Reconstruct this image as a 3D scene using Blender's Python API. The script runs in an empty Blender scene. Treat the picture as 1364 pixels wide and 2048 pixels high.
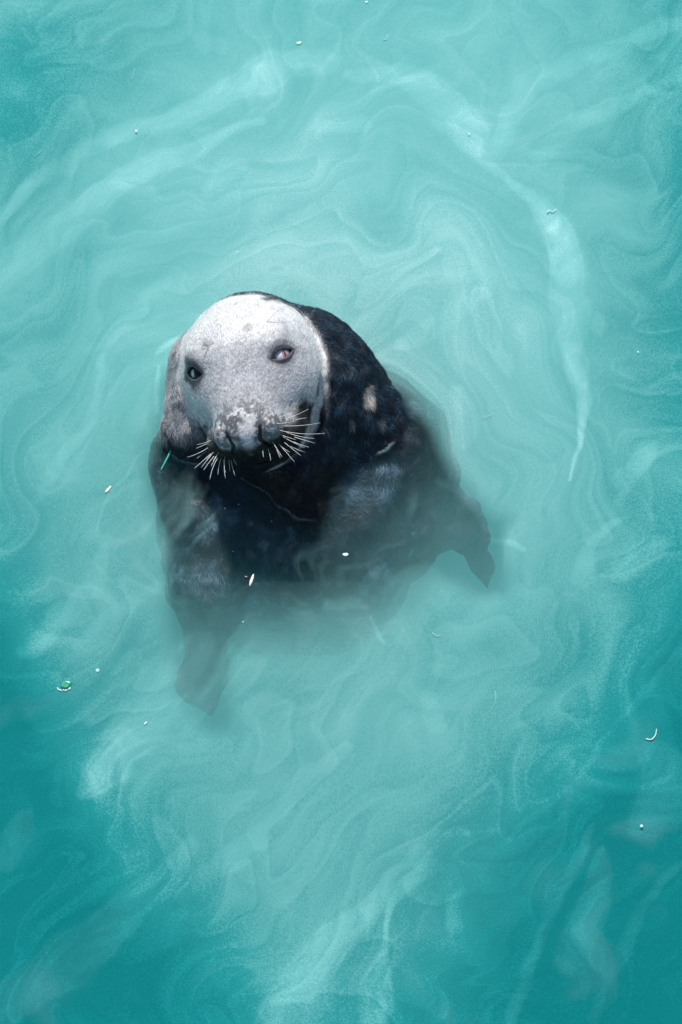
import bpy, bmesh, math, random
import numpy as np
from mathutils import Vector, Matrix
from mathutils.bvhtree import BVHTree

S = bpy.context.scene
COL = S.collection

# ------------------------------------------------------------------ camera
PITCH = math.radians(70.0)
DIST = 7.0
CV = np.array([0.0, -math.cos(PITCH), math.sin(PITCH)])      # towards the camera
IV = np.array([0.0, math.sin(PITCH), math.cos(PITCH)])       # up in the picture
XV = np.array([1.0, 0.0, 0.0])
CAM = CV * DIST
cd = bpy.data.cameras.new("camera")
cam = bpy.data.objects.new("camera", cd)
COL.objects.link(cam)
S.camera = cam
cam.location = CAM
cam.rotation_euler = (math.pi / 2 - PITCH, 0, 0)
cd.sensor_fit = 'VERTICAL'
cd.sensor_height = 36.0
cd.lens = 36.0 * DIST / 2.048
cd.clip_start = 0.05
cd.clip_end = 200.0

# ------------------------------------------------------------------ light
SUN_EL = math.radians(47.0)
SUN_AZ = math.radians(-8.0)          # from the far side (+Y), a little to the right
sd = bpy.data.lights.new("sun", 'SUN')
sun = bpy.data.objects.new("sun", sd)
COL.objects.link(sun)
sd.energy = 5.0
sd.angle = math.radians(3.5)
sd.color = (1.0, 0.98, 0.95)
sdir = Vector((math.sin(SUN_AZ) * math.cos(SUN_EL), math.cos(SUN_AZ) * math.cos(SUN_EL), math.sin(SUN_EL)))
sun.rotation_euler = sdir.to_track_quat('Z', 'Y').to_euler()
sun.location = (0, 4, 6)
w = bpy.data.worlds.new("World")
S.world = w
w.use_nodes = True
nt = w.node_tree
bgn = nt.nodes['Background']
sky = nt.nodes.new('ShaderNodeTexSky')
sky.sky_type = 'NISHITA'
sky.sun_disc = False
sky.sun_elevation = SUN_EL
sky.sun_rotation = SUN_AZ
nt.links.new(sky.outputs[0], bgn.inputs[0])
bgn.inputs[1].default_value = 0.10
S.view_settings.view_transform = 'Standard'
S.view_settings.look = 'None'
S.view_settings.exposure = 0.10
S.view_settings.gamma = 1.0
S.view_settings.use_curve_mapping = False
S.render.engine = 'CYCLES'
S.cycles.max_bounces = 12
S.cycles.volume_bounces = 7
S.cycles.transparent_max_bounces = 16
S.cycles.diffuse_bounces = 3
S.cycles.use_denoising = True
S.cycles.volume_step_rate = 1.0
S.cycles.sample_clamp_indirect = 6.0

# ------------------------------------------------------------------ helpers
def P(u, v, z=0.0):
    """point at height z that the photograph shows at (u, v)"""
    u = np.asarray(u, float); v = np.asarray(v, float); z = np.asarray(z, float)
    dx = (u - 682.0) / 1000.0
    dy = (1024.0 - v) / 1000.0
    d = -CV * DIST + dx[..., None] * XV + dy[..., None] * IV
    t = (z - CAM[2]) / d[..., 2]
    return CAM + d * t[..., None]

def UV(p):
    """photograph position of world points"""
    q = p - CAM
    dep = -(q @ CV)
    return 682.0 + (q @ XV) / dep * DIST * 1000.0, 1024.0 - (q @ IV) / dep * DIST * 1000.0

def _hash(ix, iy, iz, s):
    h = (ix.astype(np.int64) * 374761393 + iy.astype(np.int64) * 668265263 + iz.astype(np.int64) * 2147483647 + s * 974634777) & 0xffffffff
    h = ((h ^ (h >> 13)) * 1274126177) & 0xffffffff
    h = (h ^ (h >> 16)) & 0xffffffff
    h = (h * 2246822519) & 0xffffffff
    h = h ^ (h >> 15)
    return (h & 0xffffff).astype(np.float32) / float(0xffffff)

def noise3(x, y, z, s=0):
    x0 = np.floor(x); y0 = np.floor(y); z0 = np.floor(z)
    fx = x - x0; fy = y - y0; fz = z - z0
    ux = fx * fx * fx * (fx * (fx * 6 - 15) + 10); uy = fy * fy * fy * (fy * (fy * 6 - 15) + 10); uz = fz * fz * fz * (fz * (fz * 6 - 15) + 10)
    r = 0
    for dx in (0, 1):
        for dy in (0, 1):
            for dz in (0, 1):
                wgt = (ux if dx else 1 - ux) * (uy if dy else 1 - uy) * (uz if dz else 1 - uz)
                r = r + wgt * _hash(x0 + dx, y0 + dy, z0 + dz, s)
    return r * 2 - 1

def noise2(x, y, s=0):
    x0 = np.floor(x); y0 = np.floor(y)
    fx = x - x0; fy = y - y0
    ux = fx * fx * fx * (fx * (fx * 6 - 15) + 10); uy = fy * fy * fy * (fy * (fy * 6 - 15) + 10)
    z = np.zeros_like(x0)
    r = 0
    for dx in (0, 1):
        for dy in (0, 1):
            wgt = (ux if dx else 1 - ux) * (uy if dy else 1 - uy)
            r = r + wgt * _hash(x0 + dx, y0 + dy, z, s)
    return r * 2 - 1

def fbm2(x, y, o=4, s=0):
    a = 1.0; r = 0; t = 0
    for k in range(o):
        r = r + a * noise2(x, y, s + k * 17); t += a
        a *= 0.5; x = x * 2.03 + 11.3; y = y * 2.03 - 7.1
    return r / t

def fbm3(p, f, o=3, s=0):
    x, y, z = p[:, 0] * f, p[:, 1] * f, p[:, 2] * f
    a = 1.0; r = 0; t = 0
    for k in range(o):
        r = r + a * noise3(x, y, z, s + k * 17); t += a
        a *= 0.5; x = x * 2.03 + 3.1; y = y * 2.03 - 7.1; z = z * 2.03 + 1.7
    return r / t

def sstep(a, b, x):
    t = np.clip((x - a) / (b - a), 0, 1)
    return t * t * (3 - 2 * t)

def tag(o, label=None, cat=None, group=None, kind=None):
    if label: o['label'] = label
    if cat: o['category'] = cat
    if group: o['group'] = group
    if kind: o['kind'] = kind
    return o

def link(name, me, mat=None, parent=None, smooth=True):
    o = bpy.data.objects.new(name, me)
    COL.objects.link(o)
    if mat is not None: me.materials.append(mat)
    if parent is not None: o.parent = parent
    if smooth: me.polygons.foreach_set("use_smooth", np.ones(len(me.polygons), bool))
    return o

def from_np(name, V, F):
    me = bpy.data.meshes.new(name)
    k = F.shape[1]
    me.vertices.add(len(V)); me.vertices.foreach_set("co", V.astype(np.float32).ravel())
    me.loops.add(F.size); me.loops.foreach_set("vertex_index", F.astype(np.int32).ravel())
    me.polygons.add(len(F))
    me.polygons.foreach_set("loop_start", np.arange(0, F.size, k, dtype=np.int32))
    me.polygons.foreach_set("loop_total", np.full(len(F), k, dtype=np.int32))
    me.update(calc_edges=True)
    me.validate()
    return me

def mat(name):
    m = bpy.data.materials.new(name)
    m.use_nodes = True
    t = m.node_tree
    for n in list(t.nodes): t.nodes.remove(n)
    out = t.nodes.new('ShaderNodeOutputMaterial')
    return m, t, out

def N(t, kind, **kw):
    n = t.nodes.new(kind)
    for k, v in kw.items():
        if k in n.inputs: n.inputs[k].default_value = v
        else: setattr(n, k, v)
    return n

def simple_mat(name, col, rough=0.5, spec=0.5, noise_amt=0.25, scale=60.0, trans=0.0, coat=0.0):
    m, t, out = mat(name)
    b = N(t, 'ShaderNodeBsdfPrincipled')
    b.inputs['Roughness'].default_value = rough
    b.inputs['Specular IOR Level'].default_value = spec
    b.inputs['Coat Weight'].default_value = coat
    tc = N(t, 'ShaderNodeTexCoord')
    nz = N(t, 'ShaderNodeTexNoise'); nz.inputs['Scale'].default_value = scale; nz.inputs['Detail'].default_value = 4
    t.links.new(tc.outputs['Object'], nz.inputs['Vector'])
    mx = N(t, 'ShaderNodeMix', data_type='RGBA')
    mx.inputs[6].default_value = (*[c * (1 - noise_amt) for c in col], 1)
    mx.inputs[7].default_value = (*[min(1, c * (1 + noise_amt)) for c in col], 1)
    t.links.new(nz.outputs['Fac'], mx.inputs[0])
    t.links.new(mx.outputs[2], b.inputs['Base Color'])
    if trans > 0:
        tr = N(t, 'ShaderNodeBsdfTransparent')
        ms = N(t, 'ShaderNodeMixShader'); ms.inputs[0].default_value = trans
        t.links.new(b.outputs[0], ms.inputs[1]); t.links.new(tr.outputs[0], ms.inputs[2])
        t.links.new(ms.outputs[0], out.inputs['Surface'])
    else:
        t.links.new(b.outputs[0], out.inputs['Surface'])
    return m

# ------------------------------------------------------------------ seabed and murky water
BED_Z = -2.2
EXT = 9.0
me = from_np("seabed", np.array([[-EXT, -EXT, BED_Z], [EXT, -EXT, BED_Z], [EXT, EXT, BED_Z], [-EXT, EXT, BED_Z]], float) * np.array([1.3, 1.3, 1]), np.array([[0, 1, 2, 3]]))
bed = link("seabed", me, simple_mat("pale_silt_bed", (0.10, 0.28, 0.26), 0.9, 0.2, 0.3, 1.5), smooth=False)
tag(bed, kind='structure')

VOL_COL = (0.47, 0.920, 0.926)
VOL_DEN = 1.85
bm = bmesh.new()
bmesh.ops.create_cube(bm, size=1.0)
for v in bm.verts:
    v.co = Vector((v.co.x * 2 * (EXT - .2), v.co.y * 2 * (EXT - .2), -0.002 if v.co.z > 0 else BED_Z + 0.01))
me = bpy.data.meshes.new("murky_water"); bm.to_mesh(me); bm.free()
m, t, out = mat("silty_water_volume")
pv = N(t, 'ShaderNodeVolumePrincipled')
pv.inputs['Color'].default_value = (*VOL_COL, 1)
pv.inputs['Density'].default_value = VOL_DEN
pv.inputs['Anisotropy'].default_value = 0.0
t.links.new(pv.outputs[0], out.inputs['Volume'])
murk = link("murky_water", me, m, smooth=False)
tag(murk, kind='stuff')

# ------------------------------------------------------------------ the seal as one implicit surface
# head frame, from how the eyes and nose lie
def cb(x, i, c): return x * XV + i * IV + c * CV
HR = cb(.95, .195, .25); HR /= np.linalg.norm(HR)
HF = cb(-.007, -.77, .62); HF -= HF @ HR * HR; HF /= np.linalg.norm(HF)
HU = np.cross(HF, HR)
HEYE = P(479, 724, 0.20)                        # point midway between the eyes
EYE_L = np.array([0.0, .050, .048])             # same point in the head's own frame
HO = HEYE - (EYE_L[1] * HF + EYE_L[2] * HU)
HM = np.stack([HR, HF, HU])                      # rows: world -> head frame
def H(x, y, z): return HO + x * HR + y * HF + z * HU

def smin(a, b, k):
    h = np.clip(0.5 + 0.5 * (b - a) / k, 0, 1)
    return b * (1 - h) + a * h - k * h * (1 - h)
def smax(a, b, k): return -smin(-a, -b, k)
def ell(p, c, r):
    q = (p - np.asarray(c)) / np.asarray(r)
    k0 = np.linalg.norm(q, axis=1)
    k1 = np.linalg.norm(q / np.asarray(r), axis=1)
    return k0 * (k0 - 1.0) / np.maximum(k1, 1e-6)
def cone(p, a, b, ra, rb):
    a = np.asarray(a, float); b = np.asarray(b, float)
    ab = b - a
    h = np.clip(((p - a) @ ab) / (ab @ ab), 0, 1)
    return np.linalg.norm(p - a - h[:, None] * ab, axis=1) - (ra + (rb - ra) * h)
def slab_cone(p, pts, rads, flat, nrm):
    """chain of cones squashed along nrm (flippers)"""
    nrm = np.asarray(nrm, float); nrm = nrm / np.linalg.norm(nrm)
    base = np.asarray(pts[0])
    def sq(v):
        v = np.atleast_2d(v); d = (v - base) @ nrm
        return v + (d * (1 / flat - 1))[:, None] * nrm
    q = sq(p); r = None
    for i in range(len(pts) - 1):
        c = cone(q, sq(pts[i])[0], sq(pts[i + 1])[0], rads[i], rads[i + 1])
        r = c if r is None else smin(r, c, 0.02)
    return r * (0.5 + 0.5 * flat)

# eye sockets: centre, outward direction, along-lid direction
def eye_frame(sx):
    c = np.array([sx * .082, EYE_L[1] + .002, EYE_L[2] - .004])
    o = np.array([sx * .55, .50, .62]); o /= np.linalg.norm(o)
    a = np.array([sx * .80, -.50, -.28]); a -= a @ o * o; a /= np.linalg.norm(a)
    b = np.cross(o, a) * sx
    if b[2] < 0: b = -b
    return c, o, a, b
EYES = {s: eye_frame(s) for s in (-1, 1)}
EYE_R = .0215

def head_sdf(w):
    p = (w - HO) @ HM.T
    ax = np.abs(p[:, 0])
    pm = np.stack([ax, p[:, 1], p[:, 2]], 1)
    d = ell(p, (0, -.018, -.002), (.130, .122, .112))
    d = smin(d, cone(p, (0, .03, -.005), (0, .148, -.030), .104, .074), .05)
    d = smin(d, ell(pm, (.066, .030, -.050), (.072, .088, .085)), .05)          # cheeks
    d = smin(d, ell(p, (0, .080, -.100), (.112, .092, .060)), .05)              # jowls and throat
    d = smin(d, ell(pm, (.048, .152, -.064), (.056, .054, .046)), .02)          # whisker pads
    d = smin(d, ell(p, (0, .130, -.118), (.060, .062, .034)), .018)             # lower jaw
    d = smin(d, ell(p, (0, .172, -.012), (.064, .038, .042)), .020)             # nose
    # brow ridges, bags under the eyes, sides of the muzzle
    d = smin(d, ell(pm, (.066, .020, .072), (.034, .035, .018)), .03)
    # furrow between forehead and muzzle sides
    # alar lobes and nostrils
    d = smin(d, ell(pm, (.049, .188, -.008), (.018, .022, .031)), .006)
    ns = np.minimum(cone(pm, (.038, .198, .024), (.0275, .214, -.006), .0018, .0030), cone(pm, (.0275, .214, -.006), (.038, .212, -.030), .0030, .0024))
    d = smax(d, -ns, .004)
    # philtrum and mouth line
    d = smax(d, -cone(pm, (0, .212, -.018), (0, .202, -.072), .0018, .0025), .006)
    ml = cone(pm, (0, .192, -.096), (.060, .160, -.098), .0040, .0030)
    d = smax(d, -ml, .007)
    # eyes
    for s, (c, o, a, b) in EYES.items():
        q = p - c
        e1, e2, e3 = q @ a, q @ b, q @ o
        d = smax(d, -(np.sqrt((e1 / 1.5) ** 2 + (e2 + .004) ** 2 + (e3 - .026) ** 2) - .014), .014)   # shallow socket
        lid = np.linalg.norm(q - o * 0.001, axis=1) - (EYE_R + .0032)
        d = smin(d, lid, .010)
        wE, hE = (.0225, .0088) if s > 0 else (.0235, .0135)
        up = e2 - hE * (1 - (e1 / wE) ** 2)
        lo = -e2 - hE * .85 * (1 - (e1 / wE) ** 2)
        cut = np.maximum(np.maximum(up, lo), -(e3 - .004))
        d = smax(d, -cut, .003)
    return d, p, ns

NECK = [P(530, 762, .08), P(560, 825, -.05), P(592, 935, -.305), P(590, 1040, -.55), P(575, 1120, -.85), P(560, 1180, -1.25)]
NR = [.130, .170, .275, .262, .21, .13]
FL_L = [P(395, 1060, -.20), P(405, 1190, -.22), P(410, 1280, -.24), P(398, 1355, -.27), P(430, 1445, -.29)]
FR_L = [.085, .060, .038, .050, .006]
FL_R = [P(815, 985, -.22), P(885, 1022, -.20), P(935, 1070, -.24), P(958, 1125, -.28), P(978, 1188, -.32)]
FR_R = [.090, .070, .046, .024, .004]

def seal_sdf(w, full=True):
    d = cone(w, NECK[0], NECK[1], NR[0], NR[1])
    for i in range(1, len(NECK) - 1):
        d = smin(d, cone(w, NECK[i], NECK[i + 1], NR[i], NR[i + 1]), .06)
    # hump of the nape on the right, roll of skin on the left, the throat in front
    d = smin(d, ell(w, P(568, 718, .05), (.118, .105, .100)), .05)
    d = smin(d, ell(w, P(640, 785, -.01), (.105, .130, .110)), .06)
    d = smin(d, ell(w, P(716, 890, -.115), (.128, .13, .110)), .05)
    d = smin(d, cone(w, P(618, 748, .020), P(780, 925, -.150), .108, .118), .05)
    d = smin(d, cone(w, P(398, 728, .070), P(388, 850, .015), .062, .060), .04)
    d = smin(d, ell(w, P(575, 900, .0), (.100, .085, .085)), .03)
    d = smin(d, cone(w, P(585, 950, -.005), P(620, 1016, -.016), .066, .028), .015)
    d = smin(d, ell(w, P(598, 1072, -.19), (.27, .185, .165)), .05)
    d = smin(d, ell(w, P(775, 925, -.15), (.125, .15, .118)), .06)
    d = smin(d, ell(w, P(600, 1165, -.37), (.22, .15, .17)), .08)
    d = smin(d, cone(w, P(393, 930, -.105), P(425, 1160, -.140), .092, .088), .06)
    d = smin(d, slab_cone(w, FL_L, FR_L, .45, (.25, -.3, .92)), .05)
    d = smin(d, slab_cone(w, FL_R, FR_R, .45, (-.2, -.15, .96)), .05)
    # wrinkles of the loose neck skin
    n = noise3(w[:, 0] * 16, w[:, 1] * 16, w[:, 2] * 16, 3)
    d = d + (.006 + .008 * sstep(-.02, -.10, w[:, 2])) * n + .0025 * noise3(w[:, 0] * 45, w[:, 1] * 45, w[:, 2] * 45, 5)
    hd, p, _ = head_sdf(w)
    # crease where the head sits in the neck
    rt = sstep(-.06, .04, p[:, 0])
    k = .040 - .026 * rt
    d2 = smin(d, hd, k)
    crease = np.sqrt(hd ** 2 + (d) ** 2) - (.002 + .005 * rt)
    d2 = smax(d2, -crease, .008)
    return d2

def surface_nets(f, lo, hi, h):
    n = np.ceil((hi - lo) / h).astype(int) + 1
    B = 8
    nb = (n + B - 1) // B
    n = nb * B + 1
    # coarse pass at block centres
    bc = [lo[i] + (np.arange(nb[i]) + .5) * B * h for i in range(3)]
    G = np.stack(np.meshgrid(*bc, indexing='ij'), -1).reshape(-1, 3)
    fc = f(G)
    act = np.abs(fc) < B * h * 1.25
    D = np.repeat(np.repeat(np.repeat(np.where(fc < 0, -1, 1).astype(np.float32).reshape(nb), B, 0), B, 1), B, 2)
    D = np.pad(D, ((0, 1), (0, 1), (0, 1)), constant_values=1)
    idx = np.argwhere(act.reshape(nb))
    off = np.stack(np.meshgrid(*[np.arange(B + 1)] * 3, indexing='ij'), -1).reshape(-1, 3)
    for c0 in range(0, len(idx), 1500):
        ii = (idx[c0:c0 + 1500, None, :] * B + off[None]).reshape(-1, 3)
        D[ii[:, 0], ii[:, 1], ii[:, 2]] = f(lo + ii * h)
    sg = D < 0
    mixed = np.zeros([n[i] - 1 for i in range(3)], bool)
    cnt = np.zeros(mixed.shape, np.int8)
    for a in (0, 1):
        for b in (0, 1):
            for c in (0, 1):
                cnt += sg[a:n[0] - 1 + a, b:n[1] - 1 + b, c:n[2] - 1 + c]
    cells = np.argwhere((cnt > 0) & (cnt < 8))
    cid = np.full(mixed.shape, -1, np.int32)
    cid[cells[:, 0], cells[:, 1], cells[:, 2]] = np.arange(len(cells))
    acc = np.zeros((len(cells), 3)); num = np.zeros(len(cells))
    cor = [(a, b, c) for a in (0, 1) for b in (0, 1) for c in (0, 1)]
    for A in cor:
        for ax in range(3):
            if A[ax]: continue
            Bc = list(A); Bc[ax] = 1
            ca = cells + np.array(A); cb2 = cells + np.array(Bc)
            va = D[ca[:, 0], ca[:, 1], ca[:, 2]]; vb = D[cb2[:, 0], cb2[:, 1], cb2[:, 2]]
            m = (va < 0) != (vb < 0)
            tt = np.where(m, va / np.where(m, va - vb, 1), 0)
            pt = np.repeat(np.array(A, float)[None], len(cells), 0); pt[:, ax] += tt
            acc += pt * m[:, None]; num += m
    V = lo + (cells + acc / np.maximum(num, 1)[:, None]) * h
    F = []
    for ax in range(3):
        b, c = (ax + 1) % 3, (ax + 2) % 3
        sl0 = [slice(1, n[i] - 1) for i in range(3)]; sl1 = list(sl0)
        sl0[ax] = slice(0, n[ax] - 1); sl1[ax] = slice(1, n[ax])
        e0 = sg[tuple(sl0)]; e1 = sg[tuple(sl1)]
        for flip in (False, True):
            E = np.argwhere((e0 & ~e1) if not flip else (~e0 & e1))
            if not len(E): continue
            st = np.array([1, 1, 1]); st[ax] = 0
            E = E + st
            q = []
            for db, dc in ((-1, -1), (0, -1), (0, 0), (-1, 0)):
                o = E.copy(); o[:, b] += db; o[:, c] += dc
                q.append(cid[o[:, 0], o[:, 1], o[:, 2]])
            q = np.stack(q, 1)
            if flip: q = q[:, ::-1]
            F.append(q)
    F = np.concatenate(F)
    F = F[(F >= 0).all(1)]
    return V, F

lo = np.array([-.46, -.62, -.80]); hi = np.array([.36, .50, .46])
VOX = .0026
V, F = surface_nets(seal_sdf, lo, hi, VOX)
# pull the vertices onto the surface
for it in range(1):
    e = .0012
    f0 = seal_sdf(V)
    g = np.stack([seal_sdf(V + np.eye(3)[i] * e) - f0 for i in range(3)], 1) / e
    gl = np.maximum(np.linalg.norm(g, axis=1), .3)
    step = np.clip(f0 / gl, -.001, .001)
    V = V - (g / gl[:, None]) * step[:, None]
nrm = g / gl[:, None]
print("seal verts", len(V))

# --- coat colours (albedo, with some highlights and shade painted in)
hp = (V - HO) @ HM.T
uu, vv = UV(V)
Vw = V + .035 * np.stack([fbm3(V, 7, 2, 61), fbm3(V, 7, 2, 67), fbm3(V, 7, 2, 69)], 1) * 1.6; n1 = fbm3(Vw, 11, 4, 21); n2 = fbm3(V, 40, 3, 31); n3 = fbm3(V, 150, 2, 41); n4 = fbm3(V, 22, 3, 51)
hd, _, nsd = head_sdf(V)
onhead = sstep(.012, .002, hd)
face = onhead * sstep(-.095, -.055, hp[:, 1] + .03 * n4 + .03 * n2 + .04 * sstep(.03, -.05, hp[:, 0]))
dark = np.array([.006, .019, .032]); grey = np.array([.50, .50, .512]); pale = np.array([.53, .53, .535])
body = dark[None] * (1 + .9 * np.clip(n2, -1, 1) + .5 * n3)[:, None]
# mottled pale blotches on the body
bl = sstep(.06, .34, n1 + .45 * n4 + .25 * n2) * sstep(.0, -.03, V[:, 2])
body = body + bl[:, None] * (.045 + .055 * sstep(-.1, .6, n4 + n2))[:, None] * np.array([.7, 1.05, 1.3])
body = body + (.075 * sstep(.05, .75, .9 * n3 + .6 * n2) * sstep(-.2, .3, n4 + n1))[:, None] * np.array([.7, 1.0, 1.25])
roll = sstep(470, 420, uu) * sstep(900, 830, vv + 40 * n4) * sstep(640, 690, vv)
body = body * (1 - roll)[:, None] + roll[:, None] * np.array([.60, .60, .61]) * (.95 + .8 * n2 + .3 * n4)[:, None]
def spot(u, v, ru, rv, nz=.5):
    return sstep(1.25, .6, np.hypot((uu - u) / ru, (vv - v) / rv) + nz * n2)
for (u, v, ru, rv, a) in ((737, 795, 13, 22, .8), (703, 850, 6, 11, .22), (763, 850, 6, 12, .25)):
    k = spot(u, v, ru, rv) * a
    body = body * (1 - k)[:, None] + k[:, None] * np.array([.62, .58, .52])
# flippers and belly skin are paler, brownish
flip = np.maximum(sstep(1150, 1260, vv) * sstep(500, 460, uu), sstep(845, 900, uu + .3 * (vv - 1000)) * sstep(940, 1000, vv))
body = body * (1 - flip)[:, None] + flip[:, None] * np.array([.080, .066, .085]) * (1 + .7 * n2 + .8 * n4)[:, None]
fc = grey[None] * (1 + .16 * n4 + .20 * n2 + .22 * n3)[:, None]
top = sstep(.015, .12, hp[:, 2] + .015 * n4) * sstep(.09, .0, hp[:, 1])
fc = fc * (1 - top)[:, None] + top[:, None] * pale * (1 + .12 * n2 + .15 * n3)[:, None]
def hspot(c, r, nz=.3, soft=(1.15, .5)):
    q = (hp - np.array(c)) / np.array(r)
    return sstep(soft[0], soft[1], np.linalg.norm(q, axis=1) + nz * n2)
def blend(k, col):
    global fc
    fc = fc * (1 - k)[:, None] + k[:, None] * np.array(col)[None]
# muzzle: dark freckled bridge, whisker pads, dark chin blackened with painted shade
mz = sstep(.115, .175, hp[:, 1] + .02 * n4) 
blend(.88 * mz * sstep(-.25, .35, .8 * n2 + 1.3 * n3 + .15), (.06, .06, .068))
blend(.92 * hspot((.004, .205, .004), (.017, .03, .036), .6), (.74, .71, .71))  # bright highlight between the nostrils, painted pale
blend(.7 * hspot((-.022, .205, .0), (.022, .02, .010), .5), (.60, .56, .56))  # left part of the painted nose highlight
blend(.6 * hspot((-.044, .196, -.004), (.010, .02, .010), .5), (.62, .36, .38))
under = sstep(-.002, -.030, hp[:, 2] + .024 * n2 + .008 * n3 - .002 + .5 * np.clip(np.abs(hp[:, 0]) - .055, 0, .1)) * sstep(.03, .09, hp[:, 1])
pads = hspot((-.040, .165, -.045), (.036, .04, .03), .4) + hspot((.040, .165, -.052), (.036, .04, .026), .4)
blend(np.clip(.80 * pads * sstep(-.5, .2, n2 + n3 + .3), 0, 1), (.03, .03, .033))
for s, (c, o, a, b) in EYES.items():
    q = hp - c
    e1, e2, e3 = q @ a, q @ b, q @ o
    al = np.abs(e2) / (.0145 if s > 0 else .0205) + (e1 / .0270) ** 2
    front = (e3 > -.012)
    blend(.95 * sstep(1.45 if s > 0 else 1.9, 1.15, al + (.0 if s > 0 else .3 * n2)) * front, (.014, .012, .015))
    blend(.5 * sstep(2.7, 1.7, al + .5 * n2) * front, (.12, .115, .13))
    if s < 0:
        k = sstep(1.0, .4, np.hypot((e1 - .024) / .022, (e2 + .012) / .012)) * front
        blend(.9 * k, (.03, .03, .035))
for (c, r) in (((-.050, .036, .085), (.015, .018, .03)), ((.040, .020, .100), (.017, .014, .03))):
    blend(.55 * hspot(c, r, .45), (.12, .12, .13))
# lower cheeks darker bands
blend(.25 * sstep(-.02, -.07, hp[:, 2]), (.12, .12, .13))
blend(np.clip(.97 * under, 0, 1), (.006, .006, .007))  # shade below the muzzle painted over the chin's own dark colour
rim = np.full(len(V), 1e3)
RP = [(636, 800), (628, 850), (612, 885), (596, 912), (572, 932), (540, 948)]
for (a0, b0), (a1, b1) in zip(RP[:-1], RP[1:]):
    hh = np.clip(((uu - a0) * (a1 - a0) + (vv - b0) * (b1 - b0)) / ((a1 - a0) ** 2 + (b1 - b0) ** 2), 0, 1)
    rim = np.minimum(rim, np.hypot(uu - a0 - hh * (a1 - a0), vv - b0 - hh * (b1 - b0)))
blend(.8 * sstep(11, 5, rim + 4 * n2), (.42, .42, .43))  # lit edge of the right jaw, painted into the coat
fur2 = cone(np.stack([np.abs(hp[:, 0]), hp[:, 1], hp[:, 2]], 1), (.056, .186, .024), (.053, .200, -.018), .001, .001)
blend(.6 * sstep(.007, .001, fur2 + .003 * n2), (.03, .03, .033))
blend(.97 * sstep(.0030, .0006, nsd), (.006, .006, .007))
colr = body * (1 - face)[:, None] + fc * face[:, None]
rim_sheen = np.full(len(V), 1e3)
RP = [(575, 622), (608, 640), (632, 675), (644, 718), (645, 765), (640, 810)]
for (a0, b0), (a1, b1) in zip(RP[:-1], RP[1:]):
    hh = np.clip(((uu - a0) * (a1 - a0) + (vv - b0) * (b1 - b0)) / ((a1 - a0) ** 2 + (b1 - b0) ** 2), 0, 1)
    rim_sheen = np.minimum(rim_sheen, np.hypot(uu - a0 - hh * (a1 - a0), vv - b0 - hh * (b1 - b0)))
k_ = .75 * sstep(9, 3, rim_sheen + 5 * n2 + 3 * n4) * (V[:, 2] > .06)
colr = colr * (1 - k_)[:, None] + k_[:, None] * np.array([.60, .60, .60])  # wet highlight along the head's right edge, painted into the coat
throat_shade = sstep(455, 500, uu + .4 * (vv - 940)) * sstep(900, 940, vv + 25 * n4) * sstep(690, 655, uu) * sstep(-.03, -.012, V[:, 2]) * (1 - onhead)
colr = colr * (1 - .75 * throat_shade)[:, None]  # shade of the head on the throat, painted as darker coat
# dark crease line round the head
cr = sstep(.016, .003, np.abs(hd)) * sstep(.10, -.05, hp[:, 1]) * (1 - onhead * .6)
colr = np.clip(colr, .008, .8)
colr = np.concatenate([colr, np.ones((len(colr), 1))], 1)

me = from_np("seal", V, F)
at = me.color_attributes.new("coat", 'FLOAT_COLOR', 'POINT')
at.data.foreach_set("color", colr.astype(np.float32).ravel())
at = me.attributes.new("gloss", 'FLOAT', 'POINT')
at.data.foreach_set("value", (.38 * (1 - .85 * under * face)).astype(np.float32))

m, t, out = mat("wet_seal_fur")
b = N(t, 'ShaderNodeBsdfPrincipled')
b.inputs['Specular IOR Level'].default_value = .38
a = N(t, 'ShaderNodeAttribute', attribute_name="coat")
af = N(t, 'ShaderNodeAttribute', attribute_name="gloss"); t.links.new(af.outputs['Fac'], b.inputs['Specular IOR Level'])
tc = N(t, 'ShaderNodeTexCoord')
mp = N(t, 'ShaderNodeMapping'); mp.inputs['Scale'].default_value = (1.0, .33, .6)
t.links.new(tc.outputs['Object'], mp.inputs['Vector'])
nz = N(t, 'ShaderNodeTexNoise'); nz.inputs['Scale'].default_value = 420; nz.inputs['Detail'].default_value = 3
t.links.new(mp.outputs[0], nz.inputs['Vector'])
nzb = N(t, 'ShaderNodeTexNoise'); nzb.inputs['Scale'].default_value = 90; nzb.inputs['Detail'].default_value = 4
t.links.new(tc.outputs['Object'], nzb.inputs['Vector'])
mr = N(t, 'ShaderNodeMapRange'); mr.inputs['From Min'].default_value = .3; mr.inputs['From Max'].default_value = .7
mr.inputs['To Min'].default_value = .75; mr.inputs['To Max'].default_value = 1.25
t.links.new(nz.outputs['Fac'], mr.inputs['Value'])
mu = N(t, 'ShaderNodeVectorMath', operation='MULTIPLY')
t.links.new(a.outputs['Color'], mu.inputs[0]); t.links.new(mr.outputs[0], mu.inputs[1])
t.links.new(mu.outputs[0], b.inputs['Base Color'])
rr = N(t, 'ShaderNodeMapRange'); rr.inputs['From Min'].default_value = .3; rr.inputs['From Max'].default_value = .7
rr.inputs['To Min'].default_value = .30; rr.inputs['To Max'].default_value = .55
t.links.new(nzb.outputs['Fac'], rr.inputs['Value']); t.links.new(rr.outputs[0], b.inputs['Roughness'])
ad = N(t, 'ShaderNodeMath', operation='ADD')
t.links.new(nz.outputs['Fac'], ad.inputs[0]); t.links.new(nzb.outputs['Fac'], ad.inputs[1])
bp = N(t, 'ShaderNodeBump'); bp.inputs['Strength'].default_value = .55; bp.inputs['Distance'].default_value = .003
t.links.new(ad.outputs[0], bp.inputs['Height']); t.links.new(bp.outputs[0], b.inputs['Normal'])
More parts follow.
